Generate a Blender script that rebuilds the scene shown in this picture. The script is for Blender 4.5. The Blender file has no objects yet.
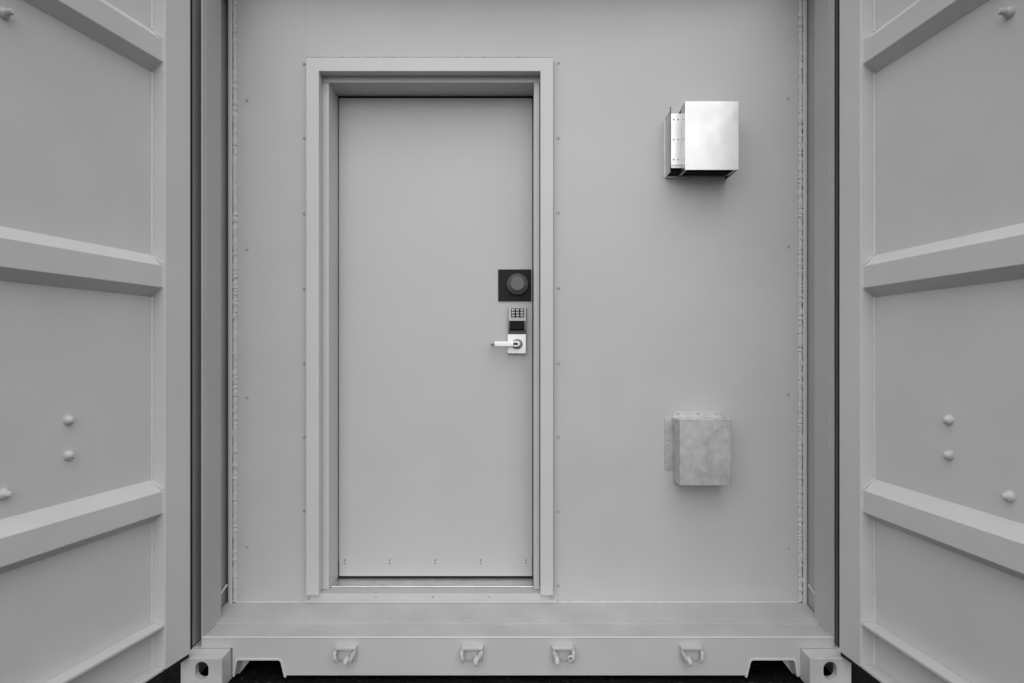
import bpy, bmesh, math, random
from mathutils import Vector, Matrix
random.seed(7)
R = math.radians
sc = bpy.context.scene
COL = sc.collection

# ------------------------------------------------------------------ camera
F = 600.0            # focal length in pixels of the 1024-wide picture
VX, VY = 516.0, 350.0
H = 1.24             # eye height above the ground
cam_d = bpy.data.cameras.new('camera')
cam = bpy.data.objects.new('camera', cam_d)
COL.objects.link(cam)
cam.location = (0, 0, H)
cam.rotation_euler = (R(90), 0, 0)
cam_d.sensor_width = 36
cam_d.lens = F / 1024 * 36
cam_d.shift_x = -(VX - 512) / 1024
cam_d.shift_y = (VY - 341.5) / 1024
cam_d.clip_start = 0.02
cam_d.clip_end = 2000
sc.camera = cam

# ------------------------------------------------------------------ sky (black and white photograph: the sky is desaturated)
SUN_EL, SUN_AZ = 57, -4
w = bpy.data.worlds.new('World')
sc.world = w
w.use_nodes = True
nt = w.node_tree
sky = nt.nodes.new('ShaderNodeTexSky')
sky.sky_type = 'NISHITA'
sky.sun_disc = False
sky.sun_elevation = R(SUN_EL)
sky.sun_rotation = R(180 + SUN_AZ)
sky.air_density = 1.0
sky.dust_density = 3.0
bw = nt.nodes.new('ShaderNodeRGBToBW')
bg = nt.nodes['Background']
nt.links.new(sky.outputs[0], bw.inputs[0])
nt.links.new(bw.outputs[0], bg.inputs['Color'])
bg.inputs['Strength'].default_value = 0.05
sun_d = bpy.data.lights.new('sun', 'SUN')
sun_d.energy = 2.35
sun_d.angle = R(120)
sun_d.color = (1, 1, 1)
sun = bpy.data.objects.new('sun', sun_d)
COL.objects.link(sun)
az = R(SUN_AZ); el = R(SUN_EL)
sdir = Vector((math.sin(az) * math.cos(el), -math.cos(az) * math.cos(el), math.sin(el)))
sun.rotation_euler = (-sdir).to_track_quat('-Z', 'Y').to_euler()
sun.location = sdir * 20
sc.view_settings.view_transform = 'Standard'
sc.view_settings.look = 'None'
sc.view_settings.gamma = 1
sc.view_settings.exposure = 0.62
sc.render.engine = 'CYCLES'
sc.cycles.max_bounces = 10
sc.cycles.diffuse_bounces = 6

# ------------------------------------------------------------------ materials
def mat(name, col, rough=0.45, metal=0.0, var=0.05, var_scale=3.0, bumps=((350, 0.04, 0.001),), rough_var=0.0,
        rv_scale=6.0, spec=0.5, speck=None):
    m = bpy.data.materials.new(name)
    m.use_nodes = True
    n = m.node_tree; b = n.nodes['Principled BSDF']
    tc = n.nodes.new('ShaderNodeNewGeometry')
    def noise(scale, detail=4):
        t = n.nodes.new('ShaderNodeTexNoise')
        t.inputs['Scale'].default_value = scale
        t.inputs['Detail'].default_value = detail
        n.links.new(tc.outputs['Position'], t.inputs['Vector'])
        return t
    t = noise(var_scale, 6)
    mr = n.nodes.new('ShaderNodeMapRange')
    mr.inputs['From Min'].default_value = 0.3; mr.inputs['From Max'].default_value = 0.7
    mr.inputs['To Min'].default_value = col * (1 - var); mr.inputs['To Max'].default_value = col * (1 + var)
    n.links.new(t.outputs['Fac'], mr.inputs['Value'])
    out = mr.outputs[0]
    if speck:
        s = noise(speck[0], 3)
        m2 = n.nodes.new('ShaderNodeMapRange')
        m2.inputs['From Min'].default_value = speck[1]; m2.inputs['From Max'].default_value = speck[1] + 0.06
        m2.inputs['To Min'].default_value = 1.0; m2.inputs['To Max'].default_value = speck[2]
        n.links.new(s.outputs['Fac'], m2.inputs['Value'])
        mu = n.nodes.new('ShaderNodeMath'); mu.operation = 'MULTIPLY'
        n.links.new(out, mu.inputs[0]); n.links.new(m2.outputs[0], mu.inputs[1])
        out = mu.outputs[0]
    n.links.new(out, b.inputs['Base Color'])
    b.inputs['Metallic'].default_value = metal
    b.inputs['Specular IOR Level'].default_value = spec
    if rough_var:
        t2 = noise(rv_scale, 5)
        m3 = n.nodes.new('ShaderNodeMapRange')
        m3.inputs['From Min'].default_value = 0.3; m3.inputs['From Max'].default_value = 0.7
        m3.inputs['To Min'].default_value = max(rough - rough_var, 0.02); m3.inputs['To Max'].default_value = rough + rough_var
        n.links.new(t2.outputs['Fac'], m3.inputs['Value'])
        n.links.new(m3.outputs[0], b.inputs['Roughness'])
    else:
        b.inputs['Roughness'].default_value = rough
    prev = None
    for sc_, st, dist in bumps:
        tb = noise(sc_, 3)
        bp = n.nodes.new('ShaderNodeBump')
        bp.inputs['Strength'].default_value = st
        bp.inputs['Distance'].default_value = dist
        n.links.new(tb.outputs['Fac'], bp.inputs['Height'])
        if prev: n.links.new(prev.outputs[0], bp.inputs['Normal'])
        prev = bp
    if prev: n.links.new(prev.outputs[0], b.inputs['Normal'])
    return m

PAINT = 0.475
M = dict(
    paint=mat('grey_paint', PAINT, 0.42, var=0.035, bumps=((420, 0.25, 0.0006), (2.2, 0.5, 0.012)), rough_var=0.06),
    wall=mat('wall_paint', PAINT, 0.42, var=0.03, bumps=((420, 0.22, 0.0006), (1.6, 0.6, 0.014)), rough_var=0.07),
    frame=mat('frame_paint', PAINT * 1.13, 0.40, var=0.03, bumps=((400, 0.2, 0.0005),)),
    slab=mat('door_paint', PAINT * 1.04, 0.42, var=0.02, bumps=((500, 0.25, 0.0005), (1.2, 0.4, 0.006)), rough_var=0.04),
    cast=mat('casting_paint', PAINT, 0.48, var=0.07, var_scale=12, bumps=((90, 0.35, 0.002), (500, 0.2, 0.0006))),
    weld=mat('weld_paint', PAINT * 1.14, 0.32, var=0.06, var_scale=60, bumps=((220, 0.4, 0.0015),)),
    galv=mat('polished_galvanised_steel', 0.56, 0.30, metal=1, var=0.04, var_scale=14, bumps=((2.6, 0.6, 0.012),), rough_var=0.04, rv_scale=10),
    galvdull=mat('dull_galvanised_steel', 0.57, 0.44, metal=0.75, var=0.14, var_scale=32, bumps=((120, 0.08, 0.0006), (3, 0.4, 0.010)), rough_var=0.05, rv_scale=30),
    alu=mat('mill_aluminium', 0.66, 0.32, metal=0.85, var=0.10, var_scale=25, bumps=((60, 0.15, 0.001),), speck=(50, 0.62, 0.8)),
    chrome=mat('satin_chrome', 0.80, 0.42, metal=0.85, var=0.03, bumps=((200, 0.08, 0.0005),)),
    steel=mat('brushed_lock_steel', 0.25, 0.35, metal=1, var=0.05, bumps=((200, 0.08, 0.0005),)),
    black=mat('black_plastic', 0.006, 0.4, spec=0.08, var=0.1, bumps=((300, 0.1, 0.0005),)),
    bplate=mat('black_powder_coat', 0.016, 0.5, spec=0.15, var=0.15, bumps=((500, 0.4, 0.0006),)),
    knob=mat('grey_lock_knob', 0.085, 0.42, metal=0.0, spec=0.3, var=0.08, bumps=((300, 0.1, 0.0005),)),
    key=mat('grey_keys', 0.42, 0.4, metal=0.3, var=0.05),
    rubber=mat('black_rubber', 0.012, 0.7, var=0.2, spec=0.2),
    screw=mat('painted_screw', PAINT * 0.72, 0.4, var=0.2, var_scale=80),
    inside=mat('dark_underframe', 0.03, 0.8, var=0.3, var_scale=20),
    ground=mat('dark_asphalt', 0.0045, 0.85, var=0.5, var_scale=14, bumps=((60, 0.8, 0.02), (300, 0.6, 0.004)), spec=0.1, speck=(45, 0.60, 5.0)),
    reflector=mat('pale_reflector', 0.28, 0.8, var=0.12, var_scale=0.6, bumps=((40, 0.3, 0.004),)),
    panel=mat('panel_lit_paint', PAINT * 1.12, 0.42, var=0.035, bumps=((420, 0.25, 0.0006), (2.2, 0.6, 0.014), (9, 0.12, 0.003)), rough_var=0.07),  # same grey paint, lightened to put side light into the cargo doors' colour
    post=mat('post_shade_paint', PAINT * 0.88, 0.45, var=0.04, bumps=((420, 0.25, 0.0006),), rough_var=0.05),  # same grey paint, darkened so the posts' shade is in the colour
    pocket_shade=mat('pocket_shade_paint', PAINT * 0.8, 0.6, var=0.06, spec=0.3),  # grey paint darkened to paint in the shadow of the corner pocket
    darkcaulk=mat('grey_caulk', 0.16, 0.6),
    darkscrew=mat('dark_screw', 0.16, 0.4),
    ring=mat('light_lock_ring', 0.11, 0.4, var=0.05),
    ramp=mat('dark_ramp_paint', PAINT * 0.86, 0.5, var=0.07, var_scale=7, bumps=((420, 0.25, 0.0006), (5, 0.4, 0.004)), rough_var=0.1),  # darker, more uneven copy of the grey paint
)

# ------------------------------------------------------------------ helpers
ORG = {}
def P(px, py, Y):
    return Vector(((px - VX) / F * Y, Y, H + (VY - py) / F * Y))
def X(px, Y): return (px - VX) / F * Y
def Z(py, Y): return H + (VY - py) / F * Y

def box(bm, x0, x1, y0, y1, z0, z1, bev=0.0, T=None):
    if x0 > x1: x0, x1 = x1, x0
    if y0 > y1: y0, y1 = y1, y0
    if z0 > z1: z0, z1 = z1, z0
    return prism(bm, [(x0, z0), (x1, z0), (x1, z1), (x0, z1)], y0, y1, bev=bev, T=T)

def prism(bm, poly, a0, a1, axis='y', bev=0.0, T=None, seg=2):
    """poly in the plane across the axis; axis y: (x,z); axis x: (y,z); axis z: (x,y)"""
    def mk(p, a):
        if axis == 'y': v = Vector((p[0], a, p[1]))
        elif axis == 'x': v = Vector((a, p[0], p[1]))
        else: v = Vector((p[0], p[1], a))
        return T(v) if T else v
    t = bmesh.new()
    A = [t.verts.new(mk(p, a0)) for p in poly]
    B = [t.verts.new(mk(p, a1)) for p in poly]
    t.faces.new(A); t.faces.new(B[::-1])
    n = len(poly)
    for i in range(n):
        j = (i + 1) % n
        t.faces.new([A[j], A[i], B[i], B[j]])
    bmesh.ops.recalc_face_normals(t, faces=t.faces)
    if bev > 0:
        bmesh.ops.bevel(t, geom=list(t.edges), offset=bev, segments=seg, profile=0.5, affect='EDGES', clamp_overlap=True)
    merge(bm, t)

def merge(bm, t):
    me = bpy.data.meshes.new('tmp')
    t.to_mesh(me); t.free()
    bm.from_mesh(me)
    bpy.data.meshes.remove(me)

def cyl(bm, c, axis, r0, r1, L, n=24, bev=0.0):
    """truncated cone from c along axis"""
    t = bmesh.new()
    bmesh.ops.create_cone(t, cap_ends=True, cap_tris=False, segments=n, radius1=r0, radius2=r1, depth=L)
    if bev > 0:
        es = [e for e in t.edges if len(e.link_faces) == 2 and any(len(f.verts) > 4 for f in e.link_faces)]
        bmesh.ops.bevel(t, geom=es, offset=bev, segments=2, profile=0.5, affect='EDGES', clamp_overlap=True)
    a = Vector(axis).normalized()
    q = a.to_track_quat('Z', 'Y').to_matrix().to_4x4()
    bmesh.ops.transform(t, matrix=Matrix.Translation(Vector(c) + a * L / 2) @ q, verts=t.verts)
    merge(bm, t)

def ball(bm, c, rx, ry, rz, u=16, v=10, M3=None):
    t = bmesh.new()
    bmesh.ops.create_uvsphere(t, u_segments=u, v_segments=v, radius=1)
    m = Matrix.Diagonal((rx, ry, rz, 1))
    if M3: m = M3 @ m
    bmesh.ops.transform(t, matrix=Matrix.Translation(Vector(c)) @ m, verts=t.verts)
    merge(bm, t)

def path_tube(bm, pts, rad, n=8, jitter=0.0, flat=1.0):
    """tube through pts; rad number or list; jitter makes a rough weld bead"""
    pts = [Vector(p) for p in pts]
    rings = []
    for i, p in enumerate(pts):
        a = pts[max(i - 1, 0)]; b = pts[min(i + 1, len(pts) - 1)]
        d = (b - a).normalized()
        up = Vector((0, 1, 0)) if abs(d.y) < 0.9 else Vector((0, 0, 1))
        s = d.cross(up).normalized(); u = s.cross(d).normalized()
        r = rad[i] if isinstance(rad, (list, tuple)) else rad
        r *= 1 + random.uniform(-jitter, jitter)
        off = s * random.uniform(-jitter, jitter) * r * 0.6
        rings.append([bm.verts.new(p + off + (s * math.cos(2 * math.pi * k / n) + u * math.sin(2 * math.pi * k / n) * flat) * r) for k in range(n)])
    for i in range(len(rings) - 1):
        for k in range(n):
            bm.faces.new([rings[i][k], rings[i][(k + 1) % n], rings[i + 1][(k + 1) % n], rings[i + 1][k]])
    bm.faces.new(rings[0][::-1]); bm.faces.new(rings[-1])

def weld(bm, a, b, r=0.004, jitter=0.3, step=0.0065, flat=0.8):
    a = Vector(a); b = Vector(b)
    n = max(int((b - a).length / step), 2)
    path_tube(bm, [a.lerp(b, i / n) for i in range(n + 1)], r, 8, jitter, flat)

def obj(name, bm, m, parent=None, smooth=35):
    bmesh.ops.recalc_face_normals(bm, faces=bm.faces)
    xs = [v.co.x for v in bm.verts]; ys = [v.co.y for v in bm.verts]; zs = [v.co.z for v in bm.verts]
    c = Vector(((min(xs) + max(xs)) / 2, (min(ys) + max(ys)) / 2, min(zs)))
    for v in bm.verts: v.co -= c
    me = bpy.data.meshes.new(name)
    bm.to_mesh(me); bm.free()
    mm = m if isinstance(m, (list, tuple)) else [m]
    for x in mm: me.materials.append(M[x] if isinstance(x, str) else x)
    if smooth:
        me.shade_smooth()
        me.set_sharp_from_angle(angle=R(smooth))
    o = bpy.data.objects.new(name, me)
    COL.objects.link(o)
    if smooth:
        wn = o.modifiers.new('weighted_normals', 'WEIGHTED_NORMAL')
        wn.keep_sharp = True; wn.weight = 100
    ORG[o] = c
    if parent is not None:
        o.parent = parent
        o.location = c - ORG[parent]
    else:
        o.location = c
    return o

def tag(o, label=None, cat=None, group=None, kind=None):
    if label: o['label'] = label
    if cat: o['category'] = cat
    if group: o['group'] = group
    if kind: o['kind'] = kind
    return o

def thing(name, loc, label, cat):
    o = bpy.data.objects.new(name, None)
    o.empty_display_size = 0.2
    COL.objects.link(o)
    o.location = loc
    ORG[o] = Vector(loc)
    return tag(o, label, cat)

def copy_part(o, new_origin):
    """copy of a small part (mesh shared) put at another place under the same parent"""
    c = o.copy()
    COL.objects.link(c)
    c.parent = o.parent
    ORG[c] = Vector(new_origin)
    c.location = ORG[c] - ORG[o.parent]
    return c

NB = bmesh.new

# ------------------------------------------------------------------ ground
g = NB()
bmesh.ops.create_grid(g, x_segments=40, y_segments=40, size=300)
obj('ground', g, 'ground', None, smooth=0)
tag(bpy.data.objects['ground'], kind='structure')
g = NB()
vs = [g.verts.new(p) for p in ((-120, -250, .004), (120, -250, .004), (120, -14, .004), (-120, -14, .004))]
g.faces.new(vs)
tag(obj('yard_reflector', g, 'reflector', None, smooth=0), kind='structure')  # unseen pale sheet added behind the camera for the metal to reflect

# ------------------------------------------------------------------ the container
Y0 = 2.177     # front of the corner castings
YS = 2.247     # front of the sill and posts
YW = 2.50      # bulkhead wall
HW = 1.219     # half width
ZT = H + 1.655 # top of the container
ROOT = thing('shipping_container', (0, Y0, 0),
             'light grey painted shipping container with both cargo doors swung open and a personnel door inside', 'container')

# corner castings with a rounded slot, hollow inside
def casting(s):
    x0, x1 = s * 1.219, s * 1.067
    z0, z1 = H - 1.236, H - 1.118
    b = NB()
    box(b, x0, x1, Y0, Y0 + 0.178, z0, z1, bev=0.006)
    me = bpy.data.meshes.new('m'); b.to_mesh(me); b.free()
    body = bpy.data.objects.new('b', me); COL.objects.link(body)
    c = NB()
    cx = s * 1.140
    r = 0.0245
    zc1, zc0 = H - 1.131 - r, H - 1.196 + r
    poly = []
    for k in range(13):
        a = math.pi * k / 12
        poly.append((cx + r * math.cos(a), zc1 + r * math.sin(a)))
    for k in range(13):
        a = math.pi + math.pi * k / 12
        poly.append((cx + r * math.cos(a), zc0 + r * math.sin(a)))
    prism(c, poly, Y0 - 0.01, Y0 + 0.03)
    box(c, x0 - s * 0.012, x1 + s * 0.012, Y0 + 0.024, Y0 + 0.165, z0 - 0.02, z1 - 0.014)
    bmesh.ops.recalc_face_normals(c, faces=c.faces)
    mc = bpy.data.meshes.new('c'); c.to_mesh(mc); c.free()
    cut = bpy.data.objects.new('c', mc); COL.objects.link(cut)
    md = body.modifiers.new('x', 'BOOLEAN'); md.operation = 'DIFFERENCE'; md.object = cut; md.solver = 'EXACT'
    md.use_self = True
    dg = bpy.context.evaluated_depsgraph_get()
    out = NB(); out.from_mesh(body.evaluated_get(dg).to_mesh())
    bpy.data.objects.remove(body); bpy.data.objects.remove(cut)
    obj('corner_casting', out, 'cast', ROOT, smooth=30)
casting(-1); casting(1)

# sill: front plate with two forklift-style notches, step and ramp behind it
zt = H - 1.0786
zb = H - 1.217
pts = []
def zy(py): return Z(py, YS)
def xs(px): return X(px, YS)
sill_poly = [(xs(199), zb + 0.10), (xs(232.3), zb + 0.10)]
sill_poly = [(-1.177, zt), (-1.177, H - 1.114), (-1.2, H - 1.114), (-1.2, H - 1.116), (xs(232.5), H - 1.116), (xs(232.5), zy(676)),
             (xs(234.2), zy(676)), (xs(236.6), zy(661.5)), (xs(238), zy(659.7)), (xs(279), zy(659.7)), (xs(281), zy(661.5)), (xs(284.5), zy(675.3)),
             (xs(747), zy(675.3)), (xs(750.5), zy(661.5)), (xs(752.5), zy(659.7)), (xs(794), zy(659.7)), (xs(795.8), zy(661.5)),
             (xs(798.6), zy(676)), (xs(800.6), zy(676)), (xs(800.6), H - 1.116), (1.2, H - 1.116), (1.2, H - 1.114), (1.191, H - 1.114), (1.191, zt)]
b = NB()
prism(b, sill_poly, YS, YS + 0.008)
# rolled top edge
path_tube(b, [(-1.173, YS + 0.004, zt), (1.187, YS + 0.004, zt)], 0.0048, 12)
sill = obj('door_sill', b, 'paint', ROOT)
# lower strip, step, ramp
b = NB()
prism(b, [(YS + 0.006, zt + 0.002), (YS + 0.006, zt - 0.02), (2.349, H - 1.09), (2.349, H - 1.0735)], -1.172, 1.186, axis='x')
prism(b, [(2.348, H - 1.0685), (2.348, H - 1.10), (2.515, H - 1.10), (2.515, H - 1.0485)], -1.205, 1.205, axis='x', bev=0.0016, seg=2)
obj('ramp_plate', b, 'ramp', sill)
# notch linings
def lining(pxs, close):
    b = NB()
    # outward-turned flange strip following the notch, 5 mm thick
    P0 = [(xs(a), zy(c)) for a, c in pxs]
    P1 = [(xs(a), zy(c)) for a, c in close]
    prism(b, P0 + P1[::-1], YS - 0.003, YS + 0.05, bev=0.0008, seg=1)
    return b
left_in = [(234.6, 676.5), (236.9, 661.8), (238.3, 660.2), (278.8, 660.2), (280.6, 661.8), (284.3, 677.2)]
left_out = [(232.9, 676.5), (235.2, 660.6), (237.2, 658.3), (279.7, 658.3), (282.2, 660.6), (286.2, 677.2)]
right_in = [(2 * VX - 0.6 - a, c) for a, c in left_in]
right_out = [(2 * VX - 0.6 - a, c) for a, c in left_out]
obj('notch_lining', lining(left_in, left_out), 'frame', sill)
obj('notch_lining', lining(right_in, right_out), 'frame', sill)
# gussets behind the notches
for s in (-1, 1):
    b = NB()
    poly = [(s * X(516 + 285, 2.30), Z(655, 2.30)), (s * X(516 + 262, 2.30), Z(655, 2.30)), (s * X(516 + 287, 2.30), Z(687, 2.30))]
    poly = [(abs(p[0]) * s, p[1]) for p in poly]
    prism(b, poly, 2.30, 2.306)
    obj('gusset', b, 'paint', ROOT)
# small plug welds on the ramp and the bead where the wall meets it
for px in (310, 388, 467, 545, 621, 700, 744, 809):
    b = NB()
    x0 = X(px, 2.362); yy = 2.362 + random.uniform(-.003, .003)
    rr = [random.uniform(.0025, .005) for q in range(7)]
    rr[0] = rr[-1] = .0015
    path_tube(b, [(x0 + (q - 3) * .005, yy + random.uniform(-.002, .002), H - 1.0668) for q in range(7)], rr, 8, .2, .5)
    obj('plug_weld', b, 'ramp', sill)

# keepers for the lock rods on the sill
def keeper(x, mirror, pin_dx, pin_len, ring):
    b = NB()
    zc = Z(652.6, YS)
    yb = YS
    def bx(a, c, y0, y1, z0, z1, bev=0.0015): box(b, x + mirror * a, x + mirror * c, y0, y1, zc + z0, zc + z1, bev)
    bx(-.040, .040, yb - .004, yb - .0005, -.028, .030, .001)
    # top lip, slightly tapered
    prism(b, [(x - .040, zc + .030), (x + .040, zc + .030), (x + .036, zc + .020), (x - .036, zc + .020)], yb - .024, yb - .003, bev=.002)
    # hooked lug on one side
    path_tube(b, [(x - mirror * .036, yb - .006, zc + .018), (x - mirror * .040, yb - .022, zc + .006), (x - mirror * .037, yb - .028, zc - .010), (x - mirror * .032, yb - .020, zc - .026)], [.006, .0065, .006, .005], 10)
    # slanting lug on the other side
    prism(b, [(x + mirror * .036, zc + .022), (x + mirror * .040, zc + .008), (x + mirror * .018, zc - .028), (x + mirror * .008, zc - .022), (x + mirror * .024, zc + .012)], yb - .026, yb - .004, bev=.002)
    k = obj('cam_keeper', b, 'cast', ROOT)
    p = NB()
    px = x + mirror * pin_dx
    cyl(p, (px, yb - .002, zc - .012), (0, -1, -0.12), .0095, .0095, .036, 16, .002)
    path_tube(p, [(px, yb - .034, zc - .014), (px, yb - .036, zc - .022), (px + mirror * .002, yb - .034, zc - .014 - pin_len * .6)], [.0085, .008, .0055], 10)
    obj('pin', p, 'weld', k)
    if ring:
        r = NB()
        c = Vector((x + mirror * -.030, yb - .026, zc - .010))
        path_tube(r, [c + Vector((.011 * math.cos(a * math.pi / 8), -.004 * math.sin(a * math.pi / 8), .012 * math.sin(a * math.pi / 8))) for a in range(17)], .0036, 8)
        obj('ring', r, 'weld', k)
keeper(X(347, YS), 1, .004, .018, False)
keeper(X(472.8, YS), 1, .014, .026, False)
keeper(X(562.5, YS), -1, .022, .016, True)
keeper(X(690, YS), -1, .010, .026, False)

# corner posts
for s in (-1, 1):
    b = NB()
    k = .014 if s > 0 else 0.0      # the right side stands a little wider
    zlo, zhi = H - 1.112, H + 1.61
    box(b, s * (1.173 + k), s * (1.181 + k), YS + 0.002, 2.389, zlo, zhi, bev=.0025)             # inner flange
    box(b, s * (1.1815 + k), s * 1.219, 2.345, 2.389, zlo, zhi, bev=.002)                 # recessed web
    box(b, s * 1.2155, s * 1.2195, YS + 0.004, 2.344, zlo, zhi)                     # outer skin
    # faint rolled grooves on the inner face
    box(b, s * (1.1712 + k), s * (1.1745 + k), 2.268, 2.279, zlo + .03, zhi, bev=.0008)
    post = obj('corner_post', b, 'post', ROOT)
    b = NB()
    # angle strip and side wall between post and bulkhead
    box(b, s * (1.1780 + k), s * (1.1955 + k), 2.487, 2.498, H - 1.062, zhi, bev=.005)
    obj('corner_angle', b, 'frame', ROOT)
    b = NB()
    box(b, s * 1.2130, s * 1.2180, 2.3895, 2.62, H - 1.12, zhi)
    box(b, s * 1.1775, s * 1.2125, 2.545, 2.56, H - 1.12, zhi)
    obj('side_return', b, 'pocket_shade', ROOT)
    for zc in (H - 0.972, H + 1.462):
        b = NB()
        path_tube(b, [(s * (1.177 + k), 2.386, zc - 0.022), (s * (1.188 + k), 2.402, zc - 0.012), (s * (1.196 + k), 2.479, zc)], .0045, 10)
        obj('lashing_bar', b, 'weld', ROOT)

# bulkhead wall made of three sheets with the door opening left free
zlo, zhi = H - 1.0545, H + 1.61
b = NB()
xa, xb = -.876, .172       # sheet seams
prism(b, [(-1.177, zlo), (-.85, zlo), (-.85, H + 1.15), (xa, H + 1.15), (xa, zhi), (-1.177, zhi)], YW, YW + .02, bev=.0003)
prism(b, [(1.191, zlo), (.13, zlo), (.13, H + 1.15), (xb, H + 1.15), (xb, zhi), (1.191, zhi)], YW, YW + .02, bev=.0003)
box(b, xa + .0001, xb - .0001, YW + .0002, YW + .02, H + 1.1502, zhi, bev=.0002)
wall = obj('bulkhead_wall', b, 'wall', ROOT)
b = NB()
box(b, xa, xb, YW - .012, YW + .02, zlo + .004, H - 1.036, bev=.001)
obj('base_trim', b, 'frame', wall)
for s in (-1, 1):
    b = NB()
    weld(b, (s * (1.1702 if s < 0 else 1.1842), YW - .003, H - 1.045), (s * (1.1702 if s < 0 else 1.1842), YW - .003, zhi), r=.0084, jitter=.26, step=.0062, flat=.75)
    obj('weld_bead', b, 'weld', wall)
b = NB()
weld(b, (-1.163, YW - .003, H - 1.049), (xa - .002, YW - .003, H - 1.049), r=.0038, jitter=.35, step=.012)
obj('weld_bead', b, 'weld', wall)
b = NB()
weld(b, (xb + .002, YW - .003, H - 1.049), (1.176, YW - .003, H - 1.049), r=.0038, jitter=.35, step=.012)
obj('weld_bead', b, 'weld', wall)
first = None
riv = [(304, y) for y in (64, 138, 214, 289, 363.6, 437, 511)] + [(558.5, y) for y in (63, 138, 212.5, 288, 363.5, 437, 511.5, 586)] \
    + [(247, y) for y in (100, 249, 397.7, 547)] + [(788.5, y) for y in (98.5, 246.5, 394.5, 548.6)]
for px, py in riv:
    c = P(px, py, YW - .001)
    if first is None:
        b = NB()
        ball(b, c, .0042, .0022, .0042, 12, 8)
        cyl(b, c + Vector((0, .001, 0)), (0, -1, 0), .0065, .0058, .0018, 14)
        first = obj('rivet', b, 'screw', wall); fo = ORG[first] - c
    else:
        copy_part(first, c + fo)
first = None
for px in (376, 433, 489):
    c = P(px, 597, YW - .013)
    if first is None:
        b = NB(); cyl(b, c, (0, -1, 0), .004, .0032, .0015, 12)
        first = obj('screw', b, 'screw', wall); fo = ORG[first] - c
    else: copy_part(first, c + fo)

# roof, header, side walls, floor, end wall of the container
b = NB(); box(b, -1.219, 1.219, YS, 2.389, H + 1.611, ZT - .004, bev=.004); obj('rear_header', b, 'paint', ROOT)
b = NB(); box(b, -1.21, 1.21, 2.39, 8.2, ZT - .06, ZT - .02); obj('roof', b, 'paint', ROOT)
b = NB(); box(b, -1.205, 1.205, 2.5305, 8.15, H - 1.10, H - 1.056); box(b, -1.205, 1.205, 2.42, 2.45, H - 1.235, H - 1.101); obj('floor', b, 'inside', ROOT)
for s in (-1, 1):
    b = NB()
    y = 2.5305; prof = []
    while y < 8.1:
        prof += [(s * 1.218, y), (s * 1.218, y + .07), (s * 1.184, y + .14), (s * 1.184, y + .21)]
        y += .28
    back = [(p[0] + s * -.003, p[1]) for p in prof]
    t = NB()
    prof = [p for p in prof if p[1] > 2.62]
    A = [[t.verts.new((p[0], p[1], z)) for p in prof] for z in (H - 1.10, ZT - .07)]
    for i in range(len(prof) - 1): t.faces.new([A[0][i], A[0][i + 1], A[1][i + 1], A[1][i]])
    bmesh.ops.solidify(t, geom=list(t.faces), thickness=.002)
    box(t, s * 1.16, s * 1.2195, 2.3895, 8.2, H - 1.2355, H - 1.1215)
    obj('side_wall', t, 'paint', ROOT)
b = NB(); box(b, -1.205, 1.205, 8.12, 8.18, H - 1.236, ZT - .07); obj('end_wall', b, 'paint', ROOT)

# ------------------------------------------------------------------ personnel door and its frame
YT, YL, YD = 2.468, 2.52, 2.65
b = NB()
xl0, xl1, xr0, xr1 = X(306, YT), X(318.9, YT), X(540.4, YT), X(553.3, YT)
ztop0, ztop1 = Z(57.3, YT), Z(71.2, YT)
zleg = Z(595.5, YT)
prism(b, [(xl0, zleg), (xl1, zleg), (xl1, ztop1), (xr0, ztop1), (xr0, zleg), (xr1, zleg), (xr1, ztop0), (xl0, ztop0)], YT, YW - .001, bev=.0022)
frame = obj('door_frame', b, 'frame', ROOT)
b = NB()
N = 150
zc = ztop0 + .0014
path_tube(b, [(xl0 + (xr1 - xl0) * i / N, YT + .004, zc) for i in range(N + 1)], .0019, 6, .5)
obj('caulk_line', b, 'darkcaulk', frame)
for xx in (xl0 - .0005, xr1 + .0005):
    b = NB()
    path_tube(b, [(xx, YW - .006, zleg + (ztop0 - zleg) * i / 60) for i in range(61)], .0016, 6, .15)
    obj('caulk_line', b, 'darkcaulk', frame)
b = NB()
# inner ledge (rebated jamb)
b = NB()
il, ir, it = -.786, .0756, H + 1.1235
ol, orr, ot = xl1 - .012, xr0 + .004, ztop1 + .006
zbj = H - 1.006
box(b, il, ol, YL, YD + .05, zbj, it - .0005, bev=.002)
box(b, ir, orr, YL, YD + .05, zbj, it - .0005, bev=.002)
box(b, ol, orr, YL, YD + .05, it, ot, bev=.002)
obj('jamb', b, 'frame', frame)
# reveal between trim and ledge
b = NB()
box(b, ol, xl1 - .003, YW, YL - .0005, zbj, ot)
box(b, xr0 + .003, orr + .003, YW, YL - .0005, zbj, ot)
box(b, ol + .001, orr - .001, YW, YL - .0005, ztop1 + .002, ot + .004)
obj('trim_return', b, 'paint', frame)
# weather gasket line between trim and ledge
b = NB()
box(b, X(539.4, YL), X(540.4, YL), YL - .003, YL - .0005, zbj + .01, it)
obj('gasket', b, 'rubber', frame)
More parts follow.
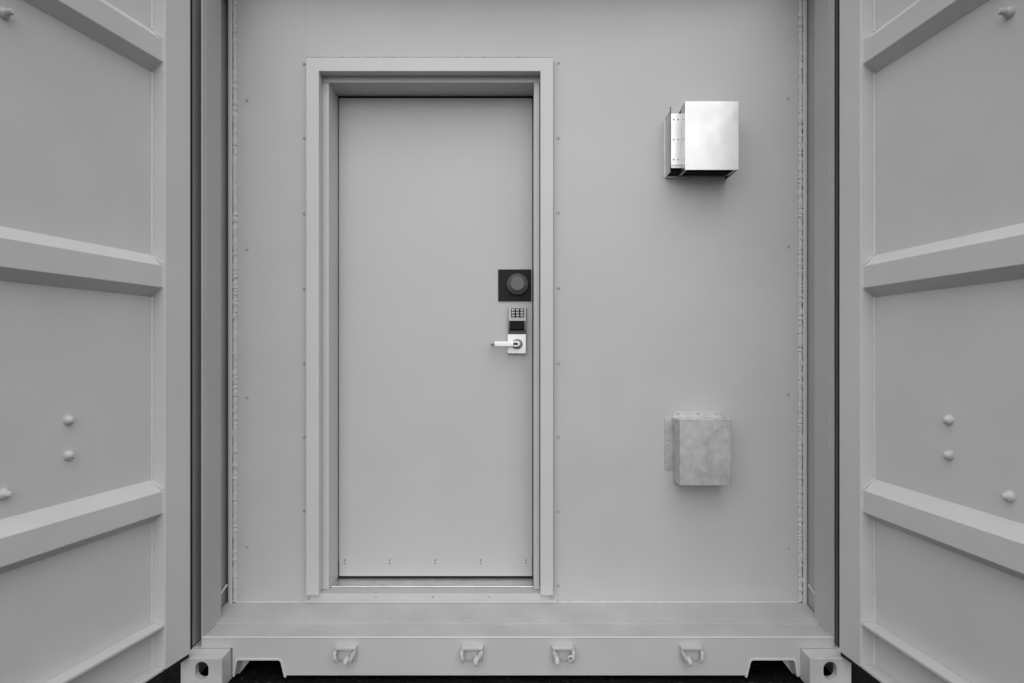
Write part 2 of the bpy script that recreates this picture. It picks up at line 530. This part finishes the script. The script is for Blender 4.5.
# threshold
b = NB()
prism(b, [(2.541, H - 1.02), (2.541, H - 1.0005), (2.58, H - 1.0005), (2.648, H - 1.0078), (2.7, H - 1.0078), (2.7, H - 1.02)], il + .001, ir - .001, axis='x', bev=.0015)
path_tube(b, [(il + .001, 2.541, H - 1.0022), (ir - .001, 2.541, H - 1.0022)], .0026, 8)
obj('threshold', b, 'alu', frame)
b = NB()
prism(b, [(YT + .0201, H - 1.0358), (YT + .0201, H - 1.0095), (2.54, H - 1.0065), (2.54, H - 1.0358)], xa + .04, xr1 + .0, axis='x', bev=.001, seg=1)
obj('sill_top', b, 'post', frame)
b = NB()
box(b, X(310, YT + .02), X(549, YT + .02), YT + .02, 2.487, H - 1.0356, H - 1.0083)
obj('sill_plate', b, 'frame', frame)

# the door leaf
dl, dr = X(339.0, YD), ir - .0035
dz0, dz1 = Z(576.2, YD), Z(98.0, YD)
b = NB()
box(b, dl, dr, YD, YD + .045, dz0, dz1, bev=.0015)
leaf = obj('entry_door', b, 'slab', ROOT)
b = NB(); box(b, il - .03, ir + .03, YD + .052, YD + .06, H - 1.04, H + 1.16); obj('dark_backing', b, 'rubber', frame)
b = NB()
box(b, dl + .004, dr - .002, YD - .0028, YD - .0002, Z(576.2, YD) + .002, Z(556.5, YD), bev=.0009)
obj('door_sweep', b, 'slab', leaf)
b = NB()
box(b, il + .0015, ir - .0015, YD + .006, YD + .03, dz1 + .0002, it - .001)
obj('head_gap_shade', b, 'rubber', frame)  # black strip painting the gap above the leaf as dark shade
b = NB()
box(b, il + .0015, ir - .0015, YD + .002, YD + .02, H - 1.0075, dz0 - .0004)
box(b, il + .0006, dl - .0004, YD + .001, YD + .02, H - 1.0075, Z(563, YD))
obj('bottom_seal_gap_shade', b, 'rubber', leaf)  # sweep seal, plus a black strip painting the left gap's shade
first = None
for px in (344.7, 389.7, 435.2, 480.7, 526):
    c = P(px, 561.6, YD - .0029)
    if first is None:
        b = NB()
        for dz in (-.0068, .0068):
            cyl(b, c + Vector((0, 0, dz)), (0, -1, 0), .0034, .0028, .002, 12)
        first = obj('screw_pair', b, 'darkscrew', leaf); fo = ORG[first] - c
    else: copy_part(first, c + fo)

# black square plate with a round deadbolt knob
b = NB()
box(b, X(498.2, YD), X(531.3, YD), YD - .007, YD - .0002, Z(301.3, YD), Z(269.5, YD), bev=.0018)
tag(obj('lock_plate', b, 'bplate', leaf), 'black square lock plate')
c = P(517.5, 284, YD - .03)
b = NB()
cyl(b, (c.x, YD - .0072, c.z), (0, -1, 0), .0475, .0465, .020, 48, .003)
cyl(b, (c.x, YD - .028, c.z), (0, -1, 0), .0405, .039, .006, 48, .002)
tag(obj('lock_collar', b, 'knob', leaf), 'dark grey round collar on the black plate')
b = NB()
path_tube(b, [(c.x + .0430 * math.cos(a * math.pi / 24), YD - .0275, c.z + .0430 * math.sin(a * math.pi / 24)) for a in range(49)], .0022, 8)
obj('collar_ring', b, 'ring', leaf)
b = NB()
cyl(b, (c.x, YD - .0345, c.z), (0, -1, 0), .0325, .0305, .014, 40, .003)
for k in range(26):
    a = 2 * math.pi * k / 26
    cyl(b, (c.x + .032 * math.cos(a), YD - .036, c.z + .032 * math.sin(a)), (0, -1, 0), .0016, .0014, .010, 6)
obj('deadbolt_knob', b, 'ring', leaf)

# keypad lock
def LX(px, d): return X(px, YD - d)
def LZ(py, d): return Z(py, YD - d)
b = NB()
box(b, LX(508.1, .012), LX(526.4, .012), YD - .0125, YD - .0001, LZ(353.9, .012), LZ(307.4, .012), bev=.002)
obj('lock_body', b, 'steel', leaf)
b = NB()
prism(b, [(YD - .0002, LZ(307.7, .01)), (YD - .020, LZ(307.9, .02)), (YD - .028, LZ(320.6, .028)), (YD - .024, LZ(334.0, .024)), (YD - .0002, LZ(334.0, .01))], LX(508.4, .02), LX(526, .02), axis='x', bev=.002)
tag(obj('keypad', b, 'steel', leaf), 'silver keypad housing')
b = NB()
box(b, LX(511.0, .023), LX(524.2, .023), YD - .0262, YD - .021, LZ(319.6, .026), LZ(308.3, .026), bev=.0008)
# tilt to follow the housing is tiny, the key field is a flat black inlay
obj('key_field', b, 'black', leaf)
first = None
for r_ in range(4):
    for c_ in range(3):
        cc = Vector((LX(513.2 + c_ * 4.35, .027), YD - .0263, LZ(309.9 + r_ * 2.8, .027)))
        if first is None:
            b = NB(); box(b, cc.x - .0068, cc.x + .0068, cc.y - .002, cc.y, cc.z - .0042, cc.z + .0042, bev=.001)
            first = obj('keypad_button', b, 'key', leaf); fo = ORG[first] - cc
        else: copy_part(first, cc + fo)
b = NB()
prism(b, [(YD - .024, LZ(320.6, .028)), (YD - .030, LZ(320.8, .03)), (YD - .040, LZ(329.0, .04)), (YD - .036, LZ(330.2, .036)), (YD - .022, LZ(330.0, .024))], LX(509.6, .034), LX(524.4, .034), axis='x', bev=.0015)
tag(obj('card_reader', b, 'black', leaf), 'glossy black bar under the keys')
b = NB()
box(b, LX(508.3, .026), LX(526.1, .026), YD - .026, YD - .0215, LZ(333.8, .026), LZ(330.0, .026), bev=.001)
obj('dark_cover', b, 'knob', leaf).name = 'lock_cover'  # cover below the card reader, in dark grey
b = NB()
box(b, LX(507.6, .022), LX(526.0, .022), YD - .022, YD - .0002, LZ(353.6, .022), LZ(334.1, .022), bev=.0015)
tag(obj('lever_plate', b, 'chrome', leaf), 'bright square steel plate behind the lever')
lc = Vector((LX(517.3, .03), YD, LZ(344, .03)))
b = NB()
cyl(b, (lc.x, YD - .0222, lc.z), (0, -1, 0), .0235, .0225, .006, 36, .0015)
path_tube(b, [(lc.x + .018 * math.cos(a * math.pi / 20), YD - .029, lc.z + .018 * math.sin(a * math.pi / 20)) for a in range(41)], .0016, 8)
obj('rose', b, 'steel', leaf)
b = NB()
cyl(b, (lc.x, YD - .0285, lc.z), (0, -1, 0), .0130, .0120, .030, 28, .0015)
yy = YD - .058
b2l = X(494.3, yy); 
prism(b, [(lc.x - .006, lc.z + .0105), (b2l, lc.z + .0105), (b2l, lc.z - .0115), (lc.x - .006, lc.z - .0115)], yy - .008, yy + .006, bev=.0022)
obj('door_lever', b, 'chrome', leaf)
b = NB()
prism(b, [(b2l - .0002, lc.z + .007), (b2l - .016, lc.z + .004), (b2l - .017, lc.z - .005), (b2l - .0002, lc.z - .011)], yy - .002, yy + .030, bev=.003)
obj('lever_return', b, 'steel', leaf)  # darker steel than the lever, painting in the shade on the return
b = NB()
cyl(b, (lc.x - .007, YD - .0665, lc.z), (0, -1, 0), .0125, .0120, .003, 24, .0006)
obj('key_cylinder', b, 'chrome', leaf)
b = NB()
box(b, lc.x - .0165, lc.x - .0076, YD - .0702, YD - .069, lc.z - .0050, lc.z + .0055)
box(b, lc.x - .0070, lc.x + .0015, YD - .0702, YD - .069, lc.z - .0050, lc.z + .0055)
obj('keyhole', b, 'rubber', leaf)

# ------------------------------------------------------------------ swung-open cargo doors
def cargo_door(side, splay, yh, stile, bolts):
    e = Vector((side * splay, -1, 0)).normalized()       # along the door, from hinge to free edge
    n = Vector((side, splay, 0)).normalized()            # away from the container axis
    o = Vector((side * 1.178, yh, 0))
    def T(v): return o + e * v.x + n * v.y + Vector((0, 0, H + v.z))
    zlo, zhi = -1.100, 1.478
    Wd = 1.168
    b = NB()
    prism(b, [(stile - .004, -.0), (0, 0), (0, 0), (0, 0)][:0] or [(stile - .002, zlo + .004), (Wd - .1, zlo + .004), (Wd - .1, zhi - .004), (stile - .002, zhi - .004)], .0525, .0565, T=T)
    d = obj('cargo_door', b, 'panel', ROOT)
    tag(d, ('left' if side < 0 else 'right') + ' cargo door swung open, seen from its ribbed inner face')
    for a0, a1, zz1 in ((0, stile, zhi), (Wd - .1, Wd, zhi)):
        b = NB()
        box(b, a0, a1, 0, .0575, zlo, zz1, bev=.006, T=T)
        obj('stile', b, 'frame', d)
    # bottom channel: shelf plate and turned-in flange
    b = NB()
    box(b, stile + .0005, Wd - .1005, .003, .052, -.9525, -.9425, bev=.002, T=T)
    obj('shelf_plate', b, 'frame', d)
    b = NB()
    box(b, stile + .0005, Wd - .1005, .003, .052, zlo, zlo + .010, bev=.002, T=T)
    obj('bottom_flange', b, 'frame', d)
    b = NB()
    box(b, stile + .0005, Wd - .1005, .001, .052, zhi - .09, zhi, bev=.003, T=T)
    obj('top_rail', b, 'frame', d)
    for zc in (1.030, .2555, -.520):
        b = NB()
        # pressed rib: trapezoid section, d from the panel (0.0525) to 0.010
        prof = [(.0524, zc + .073), (.0095, zc + .0345), (.0095, zc - .0405), (.0524, zc - .073)]
        prism(b, prof, stile + .0005, Wd - .1005, axis='x', T=T, bev=.0022)
        obj('rib', b, 'panel', d)
    b = NB()
    box(b, .004, Wd - .004, .004, .052, zlo - .013, zlo - .0005, bev=.002, T=T)
    obj('bottom_gasket', b, 'rubber', d)
    # caulk and weld lines in the corners
    b = NB()
    def seg(a, c, r=.0028): path_tube(b, [T(Vector(a)), T(Vector(c))], r, 8)
    zs = [(-.9415, -.520 - .073), (-.520 + .073, .2555 - .073), (.2555 + .073, 1.03 - .073), (1.03 + .073, zhi - .09), (zlo + .01, -.953)]
    for a, c in zs:
        N = 40
        path_tube(b, [T(Vector((stile + .0015, .051, a + (c - a) * i / N))) for i in range(N + 1)], .0046, 8, .12)
    for zc in (1.030, .2555, -.520):
        for s2 in (1, -1):
            seg((stile + .001, .0515, zc + s2 * .073), (stile + .001, .0105, zc + s2 * .041), .0022)
        seg((stile + .001, .0095, zc + .040), (stile + .001, .0095, zc - .040), .002)
    obj('corner_bead', b, 'weld', d)
    # rubber gasket on the hinge edge
    b = NB()
    box(b, -.013, -.0005, .004, .050, zlo + .01, zhi - .01, bev=.002, T=T)
    obj('door_gasket', b, 'rubber', d)
    for t, z, L in bolts:
        b = NB()
        c = T(Vector((t, .0523, z)))
        cyl(b, c, -n, .0165, .0155, .003, 20, .0008)
        ball(b, c - n * .003, .0145, .0145, .0145, 18, 12)
        a = Vector((0, 0, .0))
        cyl(b, c - n * .013, -n, .0090, .0070, L, 14, .002)
        obj('bolt', b, 'cast', d)
    return d
cargo_door(-1, .223, 2.175, .1196, [(.426, -.2065, .006), (.426, -.310, .006), (.609, -.382, .016), (.609, .894, .022)])
cargo_door(1, .118, 2.190, .1158, [(.427, -.2065, .006), (.427, -.310, .007), (.619, -.385, .012), (.619, .890, .022)])

# ------------------------------------------------------------------ vent hoods on the wall
# upper: polished, open at the bottom, built out on a shallow box
yf, yb_, ym = 2.360, YW - .0015, 2.420
hx0, hx1 = X(685, yf), X(738.8, yf)
hz0, hz1 = Z(169.9, yf), Z(101.3, yf)
V1 = thing('vent_hood', ((hx0 + hx1) / 2, YW, hz0), 'bright shiny steel vent hood, high on the wall beside the entry door', 'vent hood')
b = NB()
th = .0022
box(b, hx0, hx1, yf, yf + th, hz0, hz1, bev=.0008)
obj('front_panel', b, 'galv', V1, smooth=20)
b = NB()
box(b, hx0 + .0003, hx0 + th, yf + th + .0002, ym, hz0 + .002, hz1 - .001)
obj('side_panel', b, 'galv', V1, smooth=20)
b = NB()
box(b, hx1 - th, hx1 - .0003, yf + th + .0002, yb_, hz0 + .002, hz1 - .001)
obj('side_panel', b, 'galv', V1, smooth=20)
b = NB()
prism(b, [(yf + th + .0003, hz1 - .004), (yf + th + .0003, hz1 - .0015), (yb_, hz1 - .006), (yb_, hz1 - .0085)], hx0 + th + .0004, hx1 - th - .0004, axis='x')
obj('top_panel', b, 'galv', V1, smooth=20)
# base box
bx0 = .622
b = NB()
bz0, bz1 = Z(177.5, YW), H + .978
box(b, bx0, bx0 + .002, ym + .002, yb_, bz0, bz1 - .012)
box(b, bx0 - .008, bx0 - .0002, yb_ - .002, yb_, bz0 - .002, bz1 - .02)
box(b, bx0 + .0022, hx0 + .02, ym + .0018, ym + .0036, bz0 + .016, bz0 + .034)
box(b, bx0 + .0022, hx1 - .012, yb_ - .012, yb_, bz0 - .006, bz0 + .003, bev=.0008)
obj('base_box', b, 'galvdull', V1, smooth=20)
b = NB()
box(b, bx0 + .0022, hx0 + .006, ym - .0002, ym + .0015, Z(165, ym), Z(113.5, ym), bev=.0005)
strip = obj('riveted_strip', b, 'galv', V1, smooth=20)
b = NB()
box(b, bx0 - .0002, bx0 + .0018, ym - .004, ym + .0018, Z(172.5, ym), Z(107, ym))
obj('edge_flange', b, 'inside', V1, smooth=20)
first = None
for px in (673.6, 678.2):
    for py in (119.5, 139.5, 159.5):
        c = P(px, py, ym - .0004)
        if first is None:
            b = NB(); cyl(b, c, (0, -1, 0), .0034, .0026, .002, 12)
            first = obj('rivet', b, 'screw', strip); fo = ORG[first] - c
        else: copy_part(first, c + fo)
b = NB()
box(b, bx0 + .006, hx1 - .006, ym + .022, yb_ - .014, bz0 + .006, bz1 - .02)
obj('hood_shade_block', b, 'rubber', V1, smooth=20)  # black block added to paint the hood's inside as dark shade
# bottom lips of the open hood
b = NB()
prism(b, [(hx0 + .004, 0), (hx0 + .012, 0), (hx0 + .012, .002), (hx0 + .004, .002)], 0, .1, T=lambda v: Vector((v.x, yf + th + .001 + v.y, hz0 + .003 + v.z + v.y * .04)))
obj('bottom_lip', b, 'galvdull', V1, smooth=20)
b = NB()
prism(b, [(hx1 - .014, 0), (hx1 - .004, 0), (hx1 - .004, .002), (hx1 - .014, .002)], 0, .1, T=lambda v: Vector((v.x, yf + th + .001 + v.y, hz0 + .003 + v.z + v.y * .04)))
obj('bottom_lip', b, 'galvdull', V1, smooth=20)

# lower: dull, with screw flanges at the left and on top
yf = 2.393
lx0, lx1 = X(680.2, yf), X(731.4, yf)
lz0, lz1 = Z(485.4, yf), Z(419.9, yf)
V2 = thing('vent_hood', ((lx0 + lx1) / 2, YW, lz0), 'dull mottled grey vent hood, low on the wall right of the door', 'vent hood')
b = NB()
# slightly bowed front
n = 10
prof = [(lx0 + (lx1 - lx0) * i / n, yf + .003 - .003 * math.sin(math.pi * i / n)) for i in range(n + 1)]
prism(b, prof + [(p[0], p[1] + .002) for p in prof[::-1]], lz0, lz1, axis='z')
box(b, lx0, lx1, yf + .001, yf + .012, lz1 - .0012, lz1 + .0008)
path_tube(b, [(lx1 - .001, yf + .0015, lz0), (lx1 - .001, yf + .0015, lz1)], .0022, 8)
path_tube(b, [(lx0 + .001, yf + .002, lz1), (lx1 - .001, yf + .002, lz1)], .0020, 8)
obj('front_panel', b, 'galvdull', V2, smooth=30)
b = NB(); box(b, lx0 - .0008, lx0 + .0012, yf + .0055, yb_, lz0 + .0, lz1 - .002); obj('side_panel', b, 'galvdull', V2, smooth=20)
b = NB(); box(b, lx1 - .0012, lx1 + .0008, yf + .0055, yb_, lz0 + .0, lz1 - .002); obj('side_panel', b, 'galvdull', V2, smooth=20)
b = NB(); box(b, lx0 + .0015, lx1 - .0015, yf + .0055, yb_, lz1 - .0045, lz1 - .0025); obj('top_panel', b, 'galvdull', V2, smooth=20)
b = NB()
box(b, X(664.6, YW), lx0 - .001, yb_ - .002, yb_, Z(469.5, YW), Z(417, YW), bev=.0006)
fl = obj('side_flange', b, 'galvdull', V2, smooth=20)
b = NB()
box(b, X(672.5, YW), X(722, YW), yb_ - .0022, yb_, Z(418.8, YW), Z(411.4, YW), bev=.0006)
fl2 = obj('top_flange', b, 'galvdull', V2, smooth=20)
first = None
for px, py, par in ((668, 423, fl), (668, 440, fl), (668, 466, fl), (678.5, 413.8, fl2), (698, 413.8, fl2), (716, 413.8, fl2)):
    c = P(px, py, yb_ - .0024)
    b = NB(); cyl(b, c, (0, -1, 0), .0042, .0030, .0022, 14)
    obj('screw', b, 'screw', par)

bpy.context.view_layer.update()
